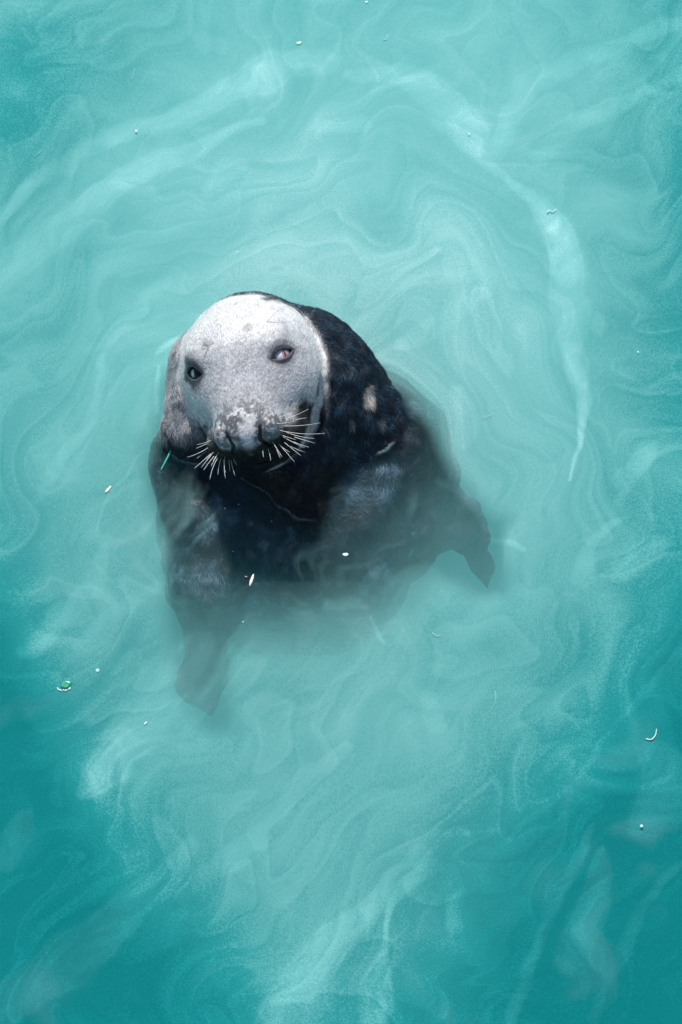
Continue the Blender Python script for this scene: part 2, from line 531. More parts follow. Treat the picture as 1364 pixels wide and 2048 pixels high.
t.links.new(b.outputs[0], out.inputs['Surface'])
seal = link("seal", me, m)
tag(seal, "grey seal with pale wet face looking up, dark body sinking into the murky water", "seal")
bvh = BVHTree.FromPolygons(V.tolist(), F.tolist())

def hit(u, v):
    d = Vector(P(u, v, 0.0) - CAM).normalized()
    r = bvh.ray_cast(Vector(CAM), d)
    return np.array(r[0]) if r[0] is not None else P(u, v, .1)


# --- short wet fur on the head, nape and shoulders
tri = F[:, [0, 1, 2, 0, 2, 3]].reshape(-1, 3)
pa, pb, pc = V[tri[:, 0]], V[tri[:, 1]], V[tri[:, 2]]
cc = (pa + pb + pc) / 3
nn = np.cross(pb - pa, pc - pa); ar = np.linalg.norm(nn, axis=1); nn /= np.maximum(ar, 1e-12)[:, None]
if (nn * nrm[tri[:, 0]]).sum(1).mean() < 0: nn = -nn
toc = CAM - cc; toc /= np.linalg.norm(toc, axis=1)[:, None]
wgt = ar * ((nn * toc).sum(1) > -.15) * (cc[:, 2] > -.07)
rg = np.random.default_rng(7)
NH = 110000
pick = rg.choice(len(tri), NH, p=wgt / wgt.sum())
r1, r2 = np.sqrt(rg.random(NH)), rg.random(NH)
root = (1 - r1)[:, None] * pa[pick] + (r1 * (1 - r2))[:, None] * pb[pick] + (r1 * r2)[:, None] * pc[pick]
nh = nn[pick]; vi = tri[pick, 0]
fh = face[vi]; hq = (root - HO) @ HM.T
flow = np.where(fh[:, None] > .5, -HF[None] * .9 + .25 * np.sign(hq[:, :1]) * HR[None], np.array([[.22, -.45, -.85]]))
jit = np.stack([fbm3(root, 28, 2, 601 + 10 * k) for k in range(3)], 1) * 1.3
flow = flow + jit + rg.normal(0, .16, (NH, 3))
flow = flow - (flow * nh).sum(1)[:, None] * nh
flow /= np.maximum(np.linalg.norm(flow, axis=1), 1e-6)[:, None]
bare = sstep(.165, .19, hq[:, 1]) * fh
for s in (-1, 1):
    bare = np.maximum(bare, np.linalg.norm(hq - EYES[s][0], axis=1) < .031)
Lh = np.where(fh > .5, .0060, .0120) * (.6 + .7 * rg.random(NH))
ok = bare < .5
root, nh, flow, Lh, vi, fh = root[ok], nh[ok], flow[ok], Lh[ok], vi[ok], fh[ok]
lift = np.where(fh > .5, .20, .34) * (.5 + rg.random(len(root)))
K = 4
pts = np.stack([root - nh * .0006 + (flow * q + nh * lift[:, None] * q * (1.3 - q * .8)) * Lh[:, None] for q in np.linspace(0, 1, K)], 1)
hc = bpy.data.hair_curves.new("fur")
hc.add_curves([K] * len(root))
hc.points.foreach_set("position", pts.astype(np.float32).ravel())
ra = hc.attributes.new("radius", 'FLOAT', 'POINT') if "radius" not in hc.attributes else hc.attributes["radius"]
ra.data.foreach_set("value", np.tile(np.linspace(1, .25, K), len(root)).astype(np.float32) * np.repeat(np.where(fh > .5, .00022, .00034), K).astype(np.float32))
ca = hc.attributes.new("coat", 'FLOAT_COLOR', 'CURVE')
hcol = colr[vi].copy(); hcol[:, :3] *= (.55 + 2.8 * rg.random((len(root), 1)) ** 3); hcol[:, :3] = np.clip(hcol[:, :3] + np.array([.003, .006, .009]), 0, .6)
ca.data.foreach_set("color", hcol.astype(np.float32).ravel())
mf, tf, of_ = mat("fur_strand")
bf = N(tf, 'ShaderNodeBsdfPrincipled'); bf.inputs['Roughness'].default_value = .42; bf.inputs['Specular IOR Level'].default_value = .3
afc = N(tf, 'ShaderNodeAttribute', attribute_name="coat")
tf.links.new(afc.outputs['Color'], bf.inputs['Base Color']); tf.links.new(bf.outputs[0], of_.inputs['Surface'])
hc.materials.append(mf)
fo = bpy.data.objects.new("fur", hc); COL.objects.link(fo); fo.parent = seal
fo['kind'] = "stuff"

# --- eyes
def sphere_mesh(name, r, seg=32, ring=20, sc=(1, 1, 1)):
    bm = bmesh.new(); bmesh.ops.create_uvsphere(bm, u_segments=seg, v_segments=ring, radius=r)
    for v in bm.verts: v.co = Vector((v.co.x * sc[0], v.co.y * sc[1], v.co.z * sc[2]))
    me = bpy.data.meshes.new(name); bm.to_mesh(me); bm.free(); return me
def cap_mesh(name, r, ang, sx=1.0, seg=28, rings=6):
    """a shell cap of a sphere round +Z, narrowed by sx"""
    vs = [(0, 0, r)]; fs = []
    for i in range(1, rings + 1):
        th = ang * i / rings
        for k in range(seg):
            ph = 2 * math.pi * k / seg
            x, y = math.sin(th) * math.cos(ph) * sx, math.sin(th) * math.sin(ph)
            z = math.sqrt(max(0, 1 - x * x - y * y)); vs.append((x * r, y * r, z * r))
    for k in range(seg): fs.append((0, 1 + k, 1 + (k + 1) % seg))
    for i in range(1, rings):
        for k in range(seg):
            a0 = 1 + (i - 1) * seg + k; a1 = 1 + (i - 1) * seg + (k + 1) % seg
            fs.append((a0, a0 + seg, a1 + seg, a1))
    me = bpy.data.meshes.new(name); me.from_pydata(vs, [], fs); me.update(); return me
M_eyeball = simple_mat("eyeball_white_highlight", (.80, .74, .76), .06, .9, .10, 120, coat=1.0)  # sky highlight on the right eye, painted as a white eyeball
M_pink = simple_mat("pink_iris", (.40, .24, .28), .06, .9, .5, 260, coat=1.0)
M_red = simple_mat("dark_red_pupil", (.14, .008, .02), .06, .9, .3, 200, coat=1.0)
M_blk = simple_mat("black_eye", (.006, .006, .008), .08, .4, .3, 100, coat=.15)
M_gry = simple_mat("grey_eye_reflection", (.30, .30, .34), .12, .8, .25, 200, coat=1.0)  # grey reflection on the left eye, painted as a slit
for s in (-1, 1):
    c, o, a, b_ = EYES[s]
    wc = HO + HM.T @ c; wo = HM.T @ o; wa = HM.T @ a * s
    gaze = wo
    up = np.cross(gaze, wa); up /= np.linalg.norm(up)
    R = Matrix((Vector(wa), Vector(up), Vector(gaze))).transposed().to_4x4()
    ey = link("eye", sphere_mesh("eye", EYE_R), M_eyeball if s > 0 else M_blk, seal)
    ey.matrix_world = Matrix.Translation(Vector(wc)) @ R
    ey['label'] = "pink eye with a painted white sky highlight" if s > 0 else "dark eye with a grey slit of painted reflection"
    ir = link("iris", cap_mesh("iris", EYE_R * 1.012, .42 if s > 0 else .40, 1.0), M_pink if s > 0 else M_blk, ey)
    ir.rotation_euler = (0, .34 if s > 0 else 0, 0)
    pu = link("pupil_or_glint", cap_mesh("pupil_or_glint", EYE_R * 1.024, .36, .22 if s > 0 else .5), M_red if s > 0 else M_gry, ey)  # right eye: pupil; left eye: painted reflection
    pu.rotation_euler = (0, .20 if s > 0 else .02, 0)

# --- whiskers
M_wh = simple_mat("white_whisker", (.85, .85, .82), .35, .5, .08, 200)
def tube_mesh(name, pts, r0, r1, seg=6):
    pts = [Vector(p) for p in pts]; vs = []; fs = []
    for i, p in enumerate(pts):
        tg = (pts[min(i + 1, len(pts) - 1)] - pts[max(i - 1, 0)]).normalized()
        n = tg.cross(Vector((.3, .2, .93))).normalized(); bn = tg.cross(n)
        r = r0 + (r1 - r0) * i / (len(pts) - 1)
        for k in range(seg):
            ph = 2 * math.pi * k / seg
            vs.append(p + n * math.cos(ph) * r + bn * math.sin(ph) * r)
    for i in range(len(pts) - 1):
        for k in range(seg):
            a0 = i * seg + k; a1 = i * seg + (k + 1) % seg
            fs.append((a0, a1, a1 + seg, a0 + seg))
    fs.append(tuple(range(seg))[::-1]); fs.append(tuple((len(pts) - 1) * seg + k for k in range(seg)))
    me = bpy.data.meshes.new(name); me.from_pydata([tuple(v) for v in vs], [], fs); me.update(); return me
rnd = random.Random(5)
def zc(x, y): return 340 + x / 4.012, 640 + y / 4.012
WH = [(915, 795, 1110, 715, .00), (905, 850, 1205, 825, .02), (880, 885, 1245, 908, .03), (930, 900, 1160, 950, .03), (990, 935, 1165, 988, .01),
      (905, 935, 1080, 1025, .02), (910, 975, 1050, 1088, .02), (870, 990, 1000, 1140, .02), (820, 975, 900, 1100, .01), (785, 1030, 808, 1130, .03),
      (1000, 805, 1095, 785, .0), (880, 780, 1000, 735, .0), (850, 830, 960, 822, .0), (890, 1015, 960, 1060, .01), (835, 1000, 885, 1110, .02), (745, 1040, 750, 1100, .0),
      (985, 975, 1115, 1020, .02), (900, 925, 1010, 960, .01), (960, 1010, 1080, 1060, .02),
      (330, 965, 215, 1000, .03), (300, 990, 210, 1030, .01), (305, 1025, 135, 1100, .05), (300, 1045, 215, 1110, .02), (330, 1070, 195, 1190, .05), (335, 1080, 250, 1185, .02),
      (355, 1090, 270, 1205, .03), (375, 1090, 330, 1175, .0), (385, 1100, 320, 1280, .04), (410, 1110, 385, 1245, .03), (443, 1090, 445, 1270, .03), (490, 1120, 522, 1250, .02),
      (470, 1120, 480, 1215, .0), (510, 1110, 535, 1165, .0), (395, 1060, 345, 1130, .0), (430, 1120, 448, 1225, .02), (350, 1060, 290, 1120, .01)]
for k, (x0, y0, x1, y1, bd) in enumerate(WH):
    u0, v0 = zc(x0, y0); u1, v1 = zc(x1, y1)
    p0 = hit(u0, v0)
    L = math.hypot(u1 - u0, v1 - v0) / 1000
    p1 = P(u1, v1, p0[2] + rnd.uniform(.002, .02))
    mid = (p0 + p1) / 2
    perp = np.array([-(v1 - v0), -(u1 - u0)]) / 1000.0
    bend = rnd.choice((-1, 1)) * rnd.uniform(.03, .10) if bd == 0 else bd * 3 * (1 if k < 19 else -1)
    mid = mid + (perp[0] * XV * -1 + perp[1] * IV) * bend * 1.0 + CV * L * .12
    pts = [(1 - q) ** 2 * (p0 - CV * .002) + 2 * q * (1 - q) * mid + q * q * p1 for q in np.linspace(0, 1, 9)]
    link("whisker", tube_mesh("whisker", pts, .00047, .00020), M_wh, seal)
for (u0, v0, u1, v1, bd) in ((428, 687, 401, 650, .1), (417, 698, 385, 690, .05), (534, 640, 566, 608, .1)):
    if (u0, v0) == (534, 640): p0 = hit(533, 645)
    else: p0 = hit(u0, v0)
    p1 = P(u1, v1, p0[2] + .018)
    mid = (p0 + p1) / 2 + CV * .006
    pts = [(1 - q) ** 2 * (p0 - CV * .002) + 2 * q * (1 - q) * mid + q * q * p1 for q in np.linspace(0, 1, 7)]
    link("brow_whisker", tube_mesh("brow_whisker", pts, .0008, .0003), M_wh, seal)

# ------------------------------------------------------------------ water surface
SP = .003
def axis(a, b, far):
    c = list(np.arange(a, b + 1e-6, SP)); s = SP
    x = c[-1]
    while x < far:
        s *= 1.25; x += s; c.append(min(x, far))
    s = SP; x = c[0]
    while x > -far:
        s *= 1.25; x -= s; c.insert(0, max(x, -far))
    return np.array(c)
xs = axis(-.80, .80, EXT * 1.25); ys = axis(-1.28, 1.22, EXT * 1.25)
X, Y = np.meshgrid(xs, ys, indexing='xy')
W = np.stack([X, Y, np.zeros_like(X)], -1)
U_, V_ = UV(W.reshape(-1, 3)); U_ = U_.reshape(X.shape); V_ = V_.reshape(X.shape)
U_ = np.clip(U_, -1500, 2900); V_ = np.clip(V_, -2500, 4000)
# slow eddies: everything floating is drawn out along them
def psi(x, y):
    return .035 * noise2(x * 2.1 + 3, y * 2.1, 71) + .016 * noise2(x * 4.7, y * 4.7 + 5, 73) + .002 * noise2(x * 10, y * 10, 75)
def advect(x, y, n, dt):
    e = .004
    for i in range(n):
        a = psi(x, y)
        vx = (psi(x, y + e) - a) / e; vy = -(psi(x + e, y) - a) / e
        # drift circling the seal and shear towards lower left
        cx, cy = x + .09, y - .25
        r = np.hypot(cx, cy) + 1e-3
        ring = .10 * np.exp(-((r - .45) / .25) ** 2)
        vx = vx - cy / r * ring; vy = vy + cx / r * ring
        x = x - vx * dt; y = y - vy * dt
    return x, y
ax_, ay_ = advect(X, Y, 4, .11)
wx_ = ax_ + .020 * noise2(X * 8, Y * 8, 91); wy_ = ay_ + .020 * noise2(X * 8, Y * 8, 93)
s0 = fbm2(ax_ * 3.0 + 5, ay_ * 3.0, 3, 101)
# drawn out round the animal in the upper half, slantwise below
th_ = np.arctan2(wy_ - .22, wx_ + .05); rr0 = np.hypot(wx_ + .05, wy_ - .22)
cr_, sr_ = math.cos(math.radians(52)), math.sin(math.radians(52))
da = wx_ * cr_ + wy_ * sr_; dc = -wx_ * sr_ + wy_ * cr_
cr2, sr2 = math.cos(math.radians(40)), math.sin(math.radians(40))
ea = wx_ * cr2 + wy_ * sr2; ec = -wx_ * sr2 + wy_ * cr2
mixw = np.clip(sstep(-.35, .05, Y + .08 * s0) * sstep(.75, .60, rr0) , 0, 1)
up_ = sstep(-.1, .2, Y)
def drawn(fa, fc_, o, s):
    return (mixw * fbm2(np.cos(th_) * fa * .55 + 9, np.sin(th_) * fa * .55 + rr0 * fc_, o, s)
            + (1 - mixw) * (up_ * fbm2(ea * fa, ec * fc_, o, s + 3) + (1 - up_) * fbm2(da * fa, dc * fc_, o, s + 5)))
s1 = .5 * s0 + .8 * drawn(2.2, 6.0, 3, 401)
s3 = drawn(4.0, 13.0, 3, 431)
s2 = .5 * fbm2(ax_ * 7.0, ay_ * 7.0 + 9, 3, 131) + .5 * drawn(7, 16, 2, 461)
bx_, by_ = ax_, ay_
def ridge(s, lv, wd): return np.exp(-((s - lv) / wd) ** 2)
# hand-laid drifts of silt: (points u, v, half width), strength, tint (0 teal .. 1 lavender)
RIB = [
 ([(1022, 352, 6), (1080, 410, 20), (1122, 480, 28), (1143, 560, 34), (1155, 640, 34), (1150, 700, 22), (1160, 780, 13), (1155, 850, 7), (1132, 950, 4)], .64, .35),
 ([(545, 145, 34), (440, 200, 24), (330, 250, 20), (250, 268, 17), (150, 310, 18), (60, 372, 14), (-40, 470, 12)], .38, .8),
 ([(535, 238, 8), (420, 285, 14), (330, 318, 20), (250, 365, 24), (150, 435, 30), (60, 505, 34), (-30, 560, 36)], .42, .9),
 ([(700, 160, 10), (800, 150, 26), (880, 195, 38), (935, 250, 36), (975, 310, 20), (1030, 358, 7)], .42, .2),
 ([(585, 132, 24), (655, 138, 24)], .36, .3),
 ([(655, 262, 12), (730, 264, 14)], .30, .3),
 ([(410, 380, 12), (455, 345, 24), (490, 330, 14)], .25, .3),
 ([(1400, 30, 14), (1250, 85, 18), (1130, 130, 20), (1040, 200, 20), (995, 290, 22)], .30, .1),
 ([(1400, 130, 10), (1290, 190, 14), (1170, 230, 16), (1080, 300, 18)], .25, .1),
 ([(395, 1290, 36), (320, 1370, 50), (265, 1450, 52), (215, 1530, 40), (165, 1590, 10)], .42, .9),
 ([(-60, 2060, 40), (110, 1940, 44), (230, 1840, 34), (320, 1750, 26), (370, 1690, 20)], .42, .3),
 ([(560, 2100, 60), (600, 1990, 58), (660, 1890, 40), (760, 1800, 20), (850, 1700, 14)], .40, .7),
 ([(735, 2080, 20), (748, 1970, 24), (768, 1880, 6), (790, 1810, 10), (850, 1730, 22)], .45, .3),
 ([(900, 1860, 14), (900, 1780, 20), (895, 1730, 12)], .35, .2),
 ([(1150, 1930, 34), (1180, 1830, 34), (1205, 1720, 22), (1212, 1690, 8)], .55, .2),
 ([(1020, 2048, 12), (1080, 1880, 14), (1130, 1760, 12), (1190, 1640, 8)], .4, .2),
 ([(1180, 2048, 14), (1270, 1850, 12), (1364, 1700, 8)], .3, .2),
 ([(1300, 1630, 36), (1330, 1560, 50), (1300, 1500, 26)], .5, .2),
 ([(700, 1500, 10), (610, 1570, 14), (560, 1640, 16), (500, 1700, 26), (430, 1740, 20), (350, 1790, 16)], .30, .5),
 ([(1260, 1130, 26), (1310, 1095, 26)], .25, .3),
 ([(1180, 1160, 20), (1190, 1090, 14), (1230, 1040, 8)], .25, .2),
 ([(1364, 1300, 8), (1300, 1360, 10), (1210, 1480, 6), (1110, 1580, 6), (1010, 1700, 5)], .25, .2),
 ([(905, 790, 18), (925, 860, 22), (930, 880, 14)], .28, .5),
 ([(900, 540, 20), (980, 560, 22), (880, 640, 20), (800, 690, 14)], .18, .2),
 ([(60, 1310, 16), (130, 1230, 22), (190, 1150, 18), (210, 1080, 10)], .35, .4),
 ([(150, 1290, 8), (230, 1210, 14), (310, 1170, 10)], .25, .4),
 ([(0, 1720, 30), (40, 1660, 26), (60, 1630, 10)], .4, .3),
 ([(200, 720, 8), (170, 850, 12), (60, 1000, 14)], .22, .6),
 ([(320, 560, 12), (260, 640, 16), (180, 700, 10)], .18, .6),
 ([(310, 705, 4), (325, 688, 8), (350, 677, 7), (385, 668, 3)], .5, .2),
 ([(316, 730, 3), (314, 770, 6), (312, 815, 4)], .45, .2),
 ([(300, 900, 3), (230, 985, 4), (200, 1060, 3)], .3, .5),
 ([(980, 1080, 6), (1010, 1090, 10), (1042, 1102, 8)], .35, .4),
 ([(640, 1225, 8), (690, 1218, 14), (730, 1228, 8)], .30, .6),
 ([(745, 1250, 4), (770, 1275, 6), (782, 1290, 3)], .3, .5),
 ([(870, 1400, 18), (880, 1430, 26)], .22, .3),
 ([(1235, 960, 14), (1290, 900, 20), (1230, 1000, 8)], .3, .3),
 ([(880, 965, 10), (930, 1010, 12), (985, 1055, 8)], .22, .9),
 ([(560, 1200, 3), (600, 1215, 4)], .25, .6),
 ([(435, 1230, 16), (445, 1190, 10)], .22, .9),
]
wu = U_ + 16 * noise2(X * 9, Y * 9, 201) + 6 * noise2(X * 27, Y * 27, 203)
wv = V_ + 16 * noise2(X * 9, Y * 9, 205) + 6 * noise2(X * 27, Y * 27, 207)
ribbon = np.zeros_like(X); tint = np.zeros_like(X); rline = np.zeros_like(X)
for pts, st, ti in RIB:
    pts = np.array(pts, float)
    mu_, mv_ = pts[:, 2].max() * 3 + 40, 0
    box = (U_ > pts[:, 0].min() - mu_) & (U_ < pts[:, 0].max() + mu_) & (V_ > pts[:, 1].min() - mu_) & (V_ < pts[:, 1].max() + mu_)
    u, v = wu[box], wv[box]
    best = np.full(u.shape, 9.0)
    # smooth the polyline
    tt = np.linspace(0, len(pts) - 1, (len(pts) - 1) * 6 + 1)
    def cr1(a):
        i = np.clip(np.floor(tt).astype(int), 0, len(a) - 2); f = tt - i
        p0 = a[np.maximum(i - 1, 0)]; p1 = a[i]; p2 = a[i + 1]; p3 = a[np.minimum(i + 2, len(a) - 1)]
        return .5 * (2 * p1 + (p2 - p0) * f + (2 * p0 - 5 * p1 + 4 * p2 - p3) * f ** 2 + (3 * p1 - p0 - 3 * p2 + p3) * f ** 3)
    q = np.stack([cr1(pts[:, 0]), cr1(pts[:, 1]), np.maximum(cr1(pts[:, 2]), 2)], 1)
    for i in range(len(q) - 1):
        a0, b0 = q[i], q[i + 1]
        dx, dy = b0[0] - a0[0], b0[1] - a0[1]
        h = np.clip(((u - a0[0]) * dx + (v - a0[1]) * dy) / (dx * dx + dy * dy + 1e-6), 0, 1)
        dd = np.hypot(u - a0[0] - h * dx, v - a0[1] - h * dy) / (a0[2] + (b0[2] - a0[2]) * h)
        best = np.minimum(best, dd)
    body_ = sstep(1.5, .35, best)
    edge = np.exp(-((best - .95) / .10) ** 2)
    pn = .55 + .45 * sstep(-.5, .5, noise2(X[box] * 7, Y[box] * 7, 211) + .6 * s3[box])
    k = st * (.80 * body_ * pn + .22 * edge * pn)
    old = ribbon[box]
    ribbon[box] = np.maximum(old, k)
    tint[box] = np.where(k > old, ti, tint[box])
# broad tone of the silt, dark vignette corners painted in (1 = milky, 0 = deep teal)
def g(u, v, ru, rv, a): return a * np.exp(-((U_ - u) / ru) ** 2 - ((V_ - v) / rv) ** 2)
tone = .56 + g(700, 480, 520, 480, .46) + g(700, 1300, 500, 420, .16)
tone += g(0, 1850, 330, 420, -.70) + g(1380, 1900, 420, 560, -.80) + g(1400, 700, 190, 900, -.28) + g(-30, 1350, 130, 330, -.38)
tone += g(20, 200, 160, 200, -.30) + g(700, 2100, 500, 220, -.25) + g(200, 130, 300, 160, -.12) + g(1364, 200, 220, 260, -.10) + g(400, 1980, 140, 160, -.2)
tone = np.clip(tone, 0, 1)
pat = .20 * s1 + .08 * s2 + .20 * s3
lines = .10 * ridge(s1, .12, .012) + .07 * ridge(s1, -.15, .012) + .05 * ridge(s2, .1, .02)
lines = lines * sstep(-.2, .3, noise2(X * 3, Y * 3, 301))
fibre = fbm2((bx_ * cr_ + by_ * sr_) * 12, (-bx_ * sr_ + by_ * cr_) * 70, 3, 171)
def saw(x, wdt=.10):
    f = x - np.floor(x)
    return f * sstep(1.0, 1 - wdt, f) - .5
pat = .16 * s1 + .05 * s2 + .12 * s3 + .12 * saw(s1 * 3.0 + .3) + .07 * saw(s3 * 2.2) + .03 * saw(s2 * 2.3 + .5)
pat = pat + .05 * ridge((s3 * 2.2) % 1.0, .92, .03) * sstep(-.3, .3, s0)
pat = pat + .06 * ridge((s1 * 3.0 + .3) % 1.0, .90, .035) * sstep(-.1, .4, s2)
tone2 = tone + pat * (.70 + .35 * tone) + lines + ribbon * (.36 + .28 * fibre)
# how thick the silty skin lies: thin over the animal, where one sees down to the fur
def poly_d(px, u, v):
    px = np.array(px, float); ins = np.zeros(u.shape, bool); d = np.full(u.shape, 1e9)
    for i in range(len(px)):
        a0, b0 = px[i], px[(i + 1) % len(px)]
        dx, dy = b0 - a0
        h = np.clip(((u - a0[0]) * dx + (v - a0[1]) * dy) / (dx * dx + dy * dy), 0, 1)
        d = np.minimum(d, np.hypot(u - a0[0] - h * dx, v - a0[1] - h * dy))
        c = ((a0[1] > v) != (b0[1] > v)) & (u < dx * (v - a0[1]) / (dy if abs(dy) > 1e-9 else 1e-9) + a0[0])
        ins ^= c
    return np.where(ins, -d, d)
clear_poly = [(330, 700), (380, 640), (440, 605), (530, 590), (620, 610), (700, 690), (790, 765), (865, 850), (908, 950), (1010, 1050), (1010, 1190), (950, 1190), (880, 1170), (830, 1230),
              (700, 1285), (560, 1310), (480, 1300), (458, 1340), (465, 1460), (420, 1470), (355, 1400), (335, 1300), (335, 1200), (320, 1080), (300, 960), (300, 850)]
pd = -2 * sstep(820, 940, V_) + poly_d(clear_poly, U_ + 14 * noise2(X * 14, Y * 14, 401), V_ + 14 * noise2(X * 14, Y * 14, 403))
hi_ = sstep(800, 690, V_)
lo_ = sstep(1060, 1180, V_) * sstep(455, 520, U_) * sstep(900, 840, U_)
away = sstep(-26 - 38 * hi_ - 95 * lo_, 26 - 38 * hi_ + 20 * lo_, pd)
depth_haze = sstep(1130, 1400, V_) * (.35 + .65 * sstep(455, 520, U_))             # film thickened down the body, painting the haze of depth
alpha = away * (.38 + .54 * sstep(.60, .05, tone)) + (1 - away) * .0
alpha = alpha + (1 - away) * (.17 * sstep(.10, .55, s2 * .6 + s3 * .9 + .3 * fibre) * sstep(930, 1080, V_ + 60 * s1) + .26 * depth_haze)
alpha = np.clip(alpha + ribbon * .40 * (.35 + .65 * np.maximum(away, .45)), 0, .92)
alpha = np.where(alpha < .012, 0, alpha)

# shape of the surface
z = .0028 * fbm2(X * 3.2, Y * 3.2, 3, 501) + .0012 * s3 + .0009 * s2
rc = np.hypot(X + .12, (Y - .18) * .95)
z = z + .0016 * np.sin(rc * 42 + 2.5 * noise2(X * 3, Y * 3, 511)) * np.exp(-((rc - .40) / .22) ** 2)
# meniscus creeping up the fur
far_fade = sstep(1.3, 1.0, np.abs(X)) * sstep(1.8, 1.4, np.abs(Y))
z = z * (.15 + .85 * far_fade)
WP = np.stack([X, Y, z], -1).reshape(-1, 3)
ny, nx = X.shape
I = np.arange(nx * ny).reshape(ny, nx)
Fq = np.stack([I[:-1, :-1], I[:-1, 1:], I[1:, 1:], I[1:, :-1]], -1).reshape(-1, 4)
# no surface inside the animal
inside = np.zeros(nx * ny, bool)
cand = np.where((np.abs(X.ravel() + .08) < .42) & (np.abs(Y.ravel() - .12) < .55))[0]
sd_ = seal_sdf(WP[cand])
inside[cand] = sd_ < -.004
ms = np.exp(-((sd_ - .001) / .0022) ** 2) * sstep(-.25, .35, noise2(WP[cand][:, 0] * 22, WP[cand][:, 1] * 22, 777))
al_f = alpha.reshape(-1); tn_f = tone2.reshape(-1)
al_f[cand] = np.maximum(al_f[cand], .34 * ms); tn_f[cand] = tn_f[cand] * (1 - ms) + .95 * ms
WP[cand, 2] += .0004 * np.exp(-np.clip(sd_, 0, 1) / .004)
keep = (al_f[Fq] > 0.012).any(1) & ~inside[Fq].all(1)
Fq = Fq[keep]
used = np.unique(Fq); remap = np.full(nx * ny, -1); remap[used] = np.arange(len(used))
me = from_np("water", WP[used], remap[Fq])
def fattr(nm, arr):
    a = me.attributes.new(nm, 'FLOAT', 'POINT'); a.data.foreach_set("value", arr.ravel()[used].astype(np.float32))
fattr("tone", np.clip(tn_f, 0, 1.6)); fattr("thick", al_f); fattr("lav", np.clip(tint * ribbon * 1.3 + .18 * sstep(.1, .5, s2), 0, 1))

m, t, out = mat("silty_water_surface")
a1 = N(t, 'ShaderNodeAttribute', attribute_name="tone")
a2 = N(t, 'ShaderNodeAttribute', attribute_name="thick")
a3 = N(t, 'ShaderNodeAttribute', attribute_name="lav")
tc = N(t, 'ShaderNodeTexCoord')
gr = N(t, 'ShaderNodeTexNoise'); gr.inputs['Scale'].default_value = 330; gr.inputs['Detail'].default_value = 2; gr.inputs['Roughness'].default_value = .8
t.links.new(tc.outputs['Object'], gr.inputs['Vector'])
gm = N(t, 'ShaderNodeMapRange'); gm.inputs['From Min'].default_value = .25; gm.inputs['From Max'].default_value = .75
gm.inputs['To Min'].default_value = -.16; gm.inputs['To Max'].default_value = .16
t.links.new(gr.outputs['Fac'], gm.inputs['Value'])
sm = N(t, 'ShaderNodeMath', operation='ADD')
t.links.new(a1.outputs['Fac'], sm.inputs[0]); t.links.new(gm.outputs[0], sm.inputs[1])
rp = N(t, 'ShaderNodeValToRGB')
e = rp.color_ramp.elements
e[0].position = 0.0; e[0].color = (.000, .125, .128, 1)
e[1].position = 1.0; e[1].color = (.56, .76, .73, 1)
for pos, c in ((.25, (.008, .20, .20, 1)), (.5, (.155, .395, .37, 1)), (.75, (.29, .53, .51, 1))):
    x = rp.color_ramp.elements.new(pos); x.color = c
sc_ = N(t, 'ShaderNodeMath', operation='MULTIPLY'); sc_.inputs[1].default_value = .8
t.links.new(sm.outputs[0], sc_.inputs[0]); t.links.new(sc_.outputs[0], rp.inputs[0])
mx = N(t, 'ShaderNodeMix', data_type='RGBA')
mx.inputs[7].default_value = (.34, .47, .50, 1)
lv = N(t, 'ShaderNodeMath', operation='MULTIPLY'); lv.inputs[1].default_value = .26
t.links.new(a3.outputs['Fac'], lv.inputs[0]); t.links.new(lv.outputs[0], mx.inputs[0]); t.links.new(rp.outputs[0], mx.inputs[6])
df0 = N(t, 'ShaderNodeBsdfDiffuse'); t.links.new(mx.outputs[2], df0.inputs['Color'])
tl = N(t, 'ShaderNodeBsdfTranslucent'); t.links.new(mx.outputs[2], tl.inputs['Color'])
df = N(t, 'ShaderNodeAddShader'); t.links.new(df0.outputs[0], df.inputs[0]); t.links.new(tl.outputs[0], df.inputs[1])
tr = N(t, 'ShaderNodeBsdfTransparent')
m1 = N(t, 'ShaderNodeMixShader')
t.links.new(a2.outputs['Fac'], m1.inputs[0]); t.links.new(tr.outputs[0], m1.inputs[1]); t.links.new(df.outputs[0], m1.inputs[2])
fr = N(t, 'ShaderNodeFresnel'); fr.inputs['IOR'].default_value = 1.33
gl = N(t, 'ShaderNodeBsdfGlossy'); gl.inputs['Roughness'].default_value = .06
wb = N(t, 'ShaderNodeTexNoise'); wb.inputs['Scale'].default_value = 14; wb.inputs['Detail'].default_value = 3
t.links.new(tc.outputs['Object'], wb.inputs['Vector'])
bp = N(t, 'ShaderNodeBump'); bp.inputs['Strength'].default_value = .25; bp.inputs['Distance'].default_value = .01
t.links.new(wb.outputs['Fac'], bp.inputs['Height']); t.links.new(bp.outputs[0], gl.inputs['Normal'])
m2 = N(t, 'ShaderNodeMixShader')
t.links.new(fr.outputs[0], m2.inputs[0]); t.links.new(m1.outputs[0], m2.inputs[1]); t.links.new(gl.outputs[0], m2.inputs[2])
t.links.new(m2.outputs[0], out.inputs['Surface'])
water = link("water", me, m)
tag(water, kind='structure')

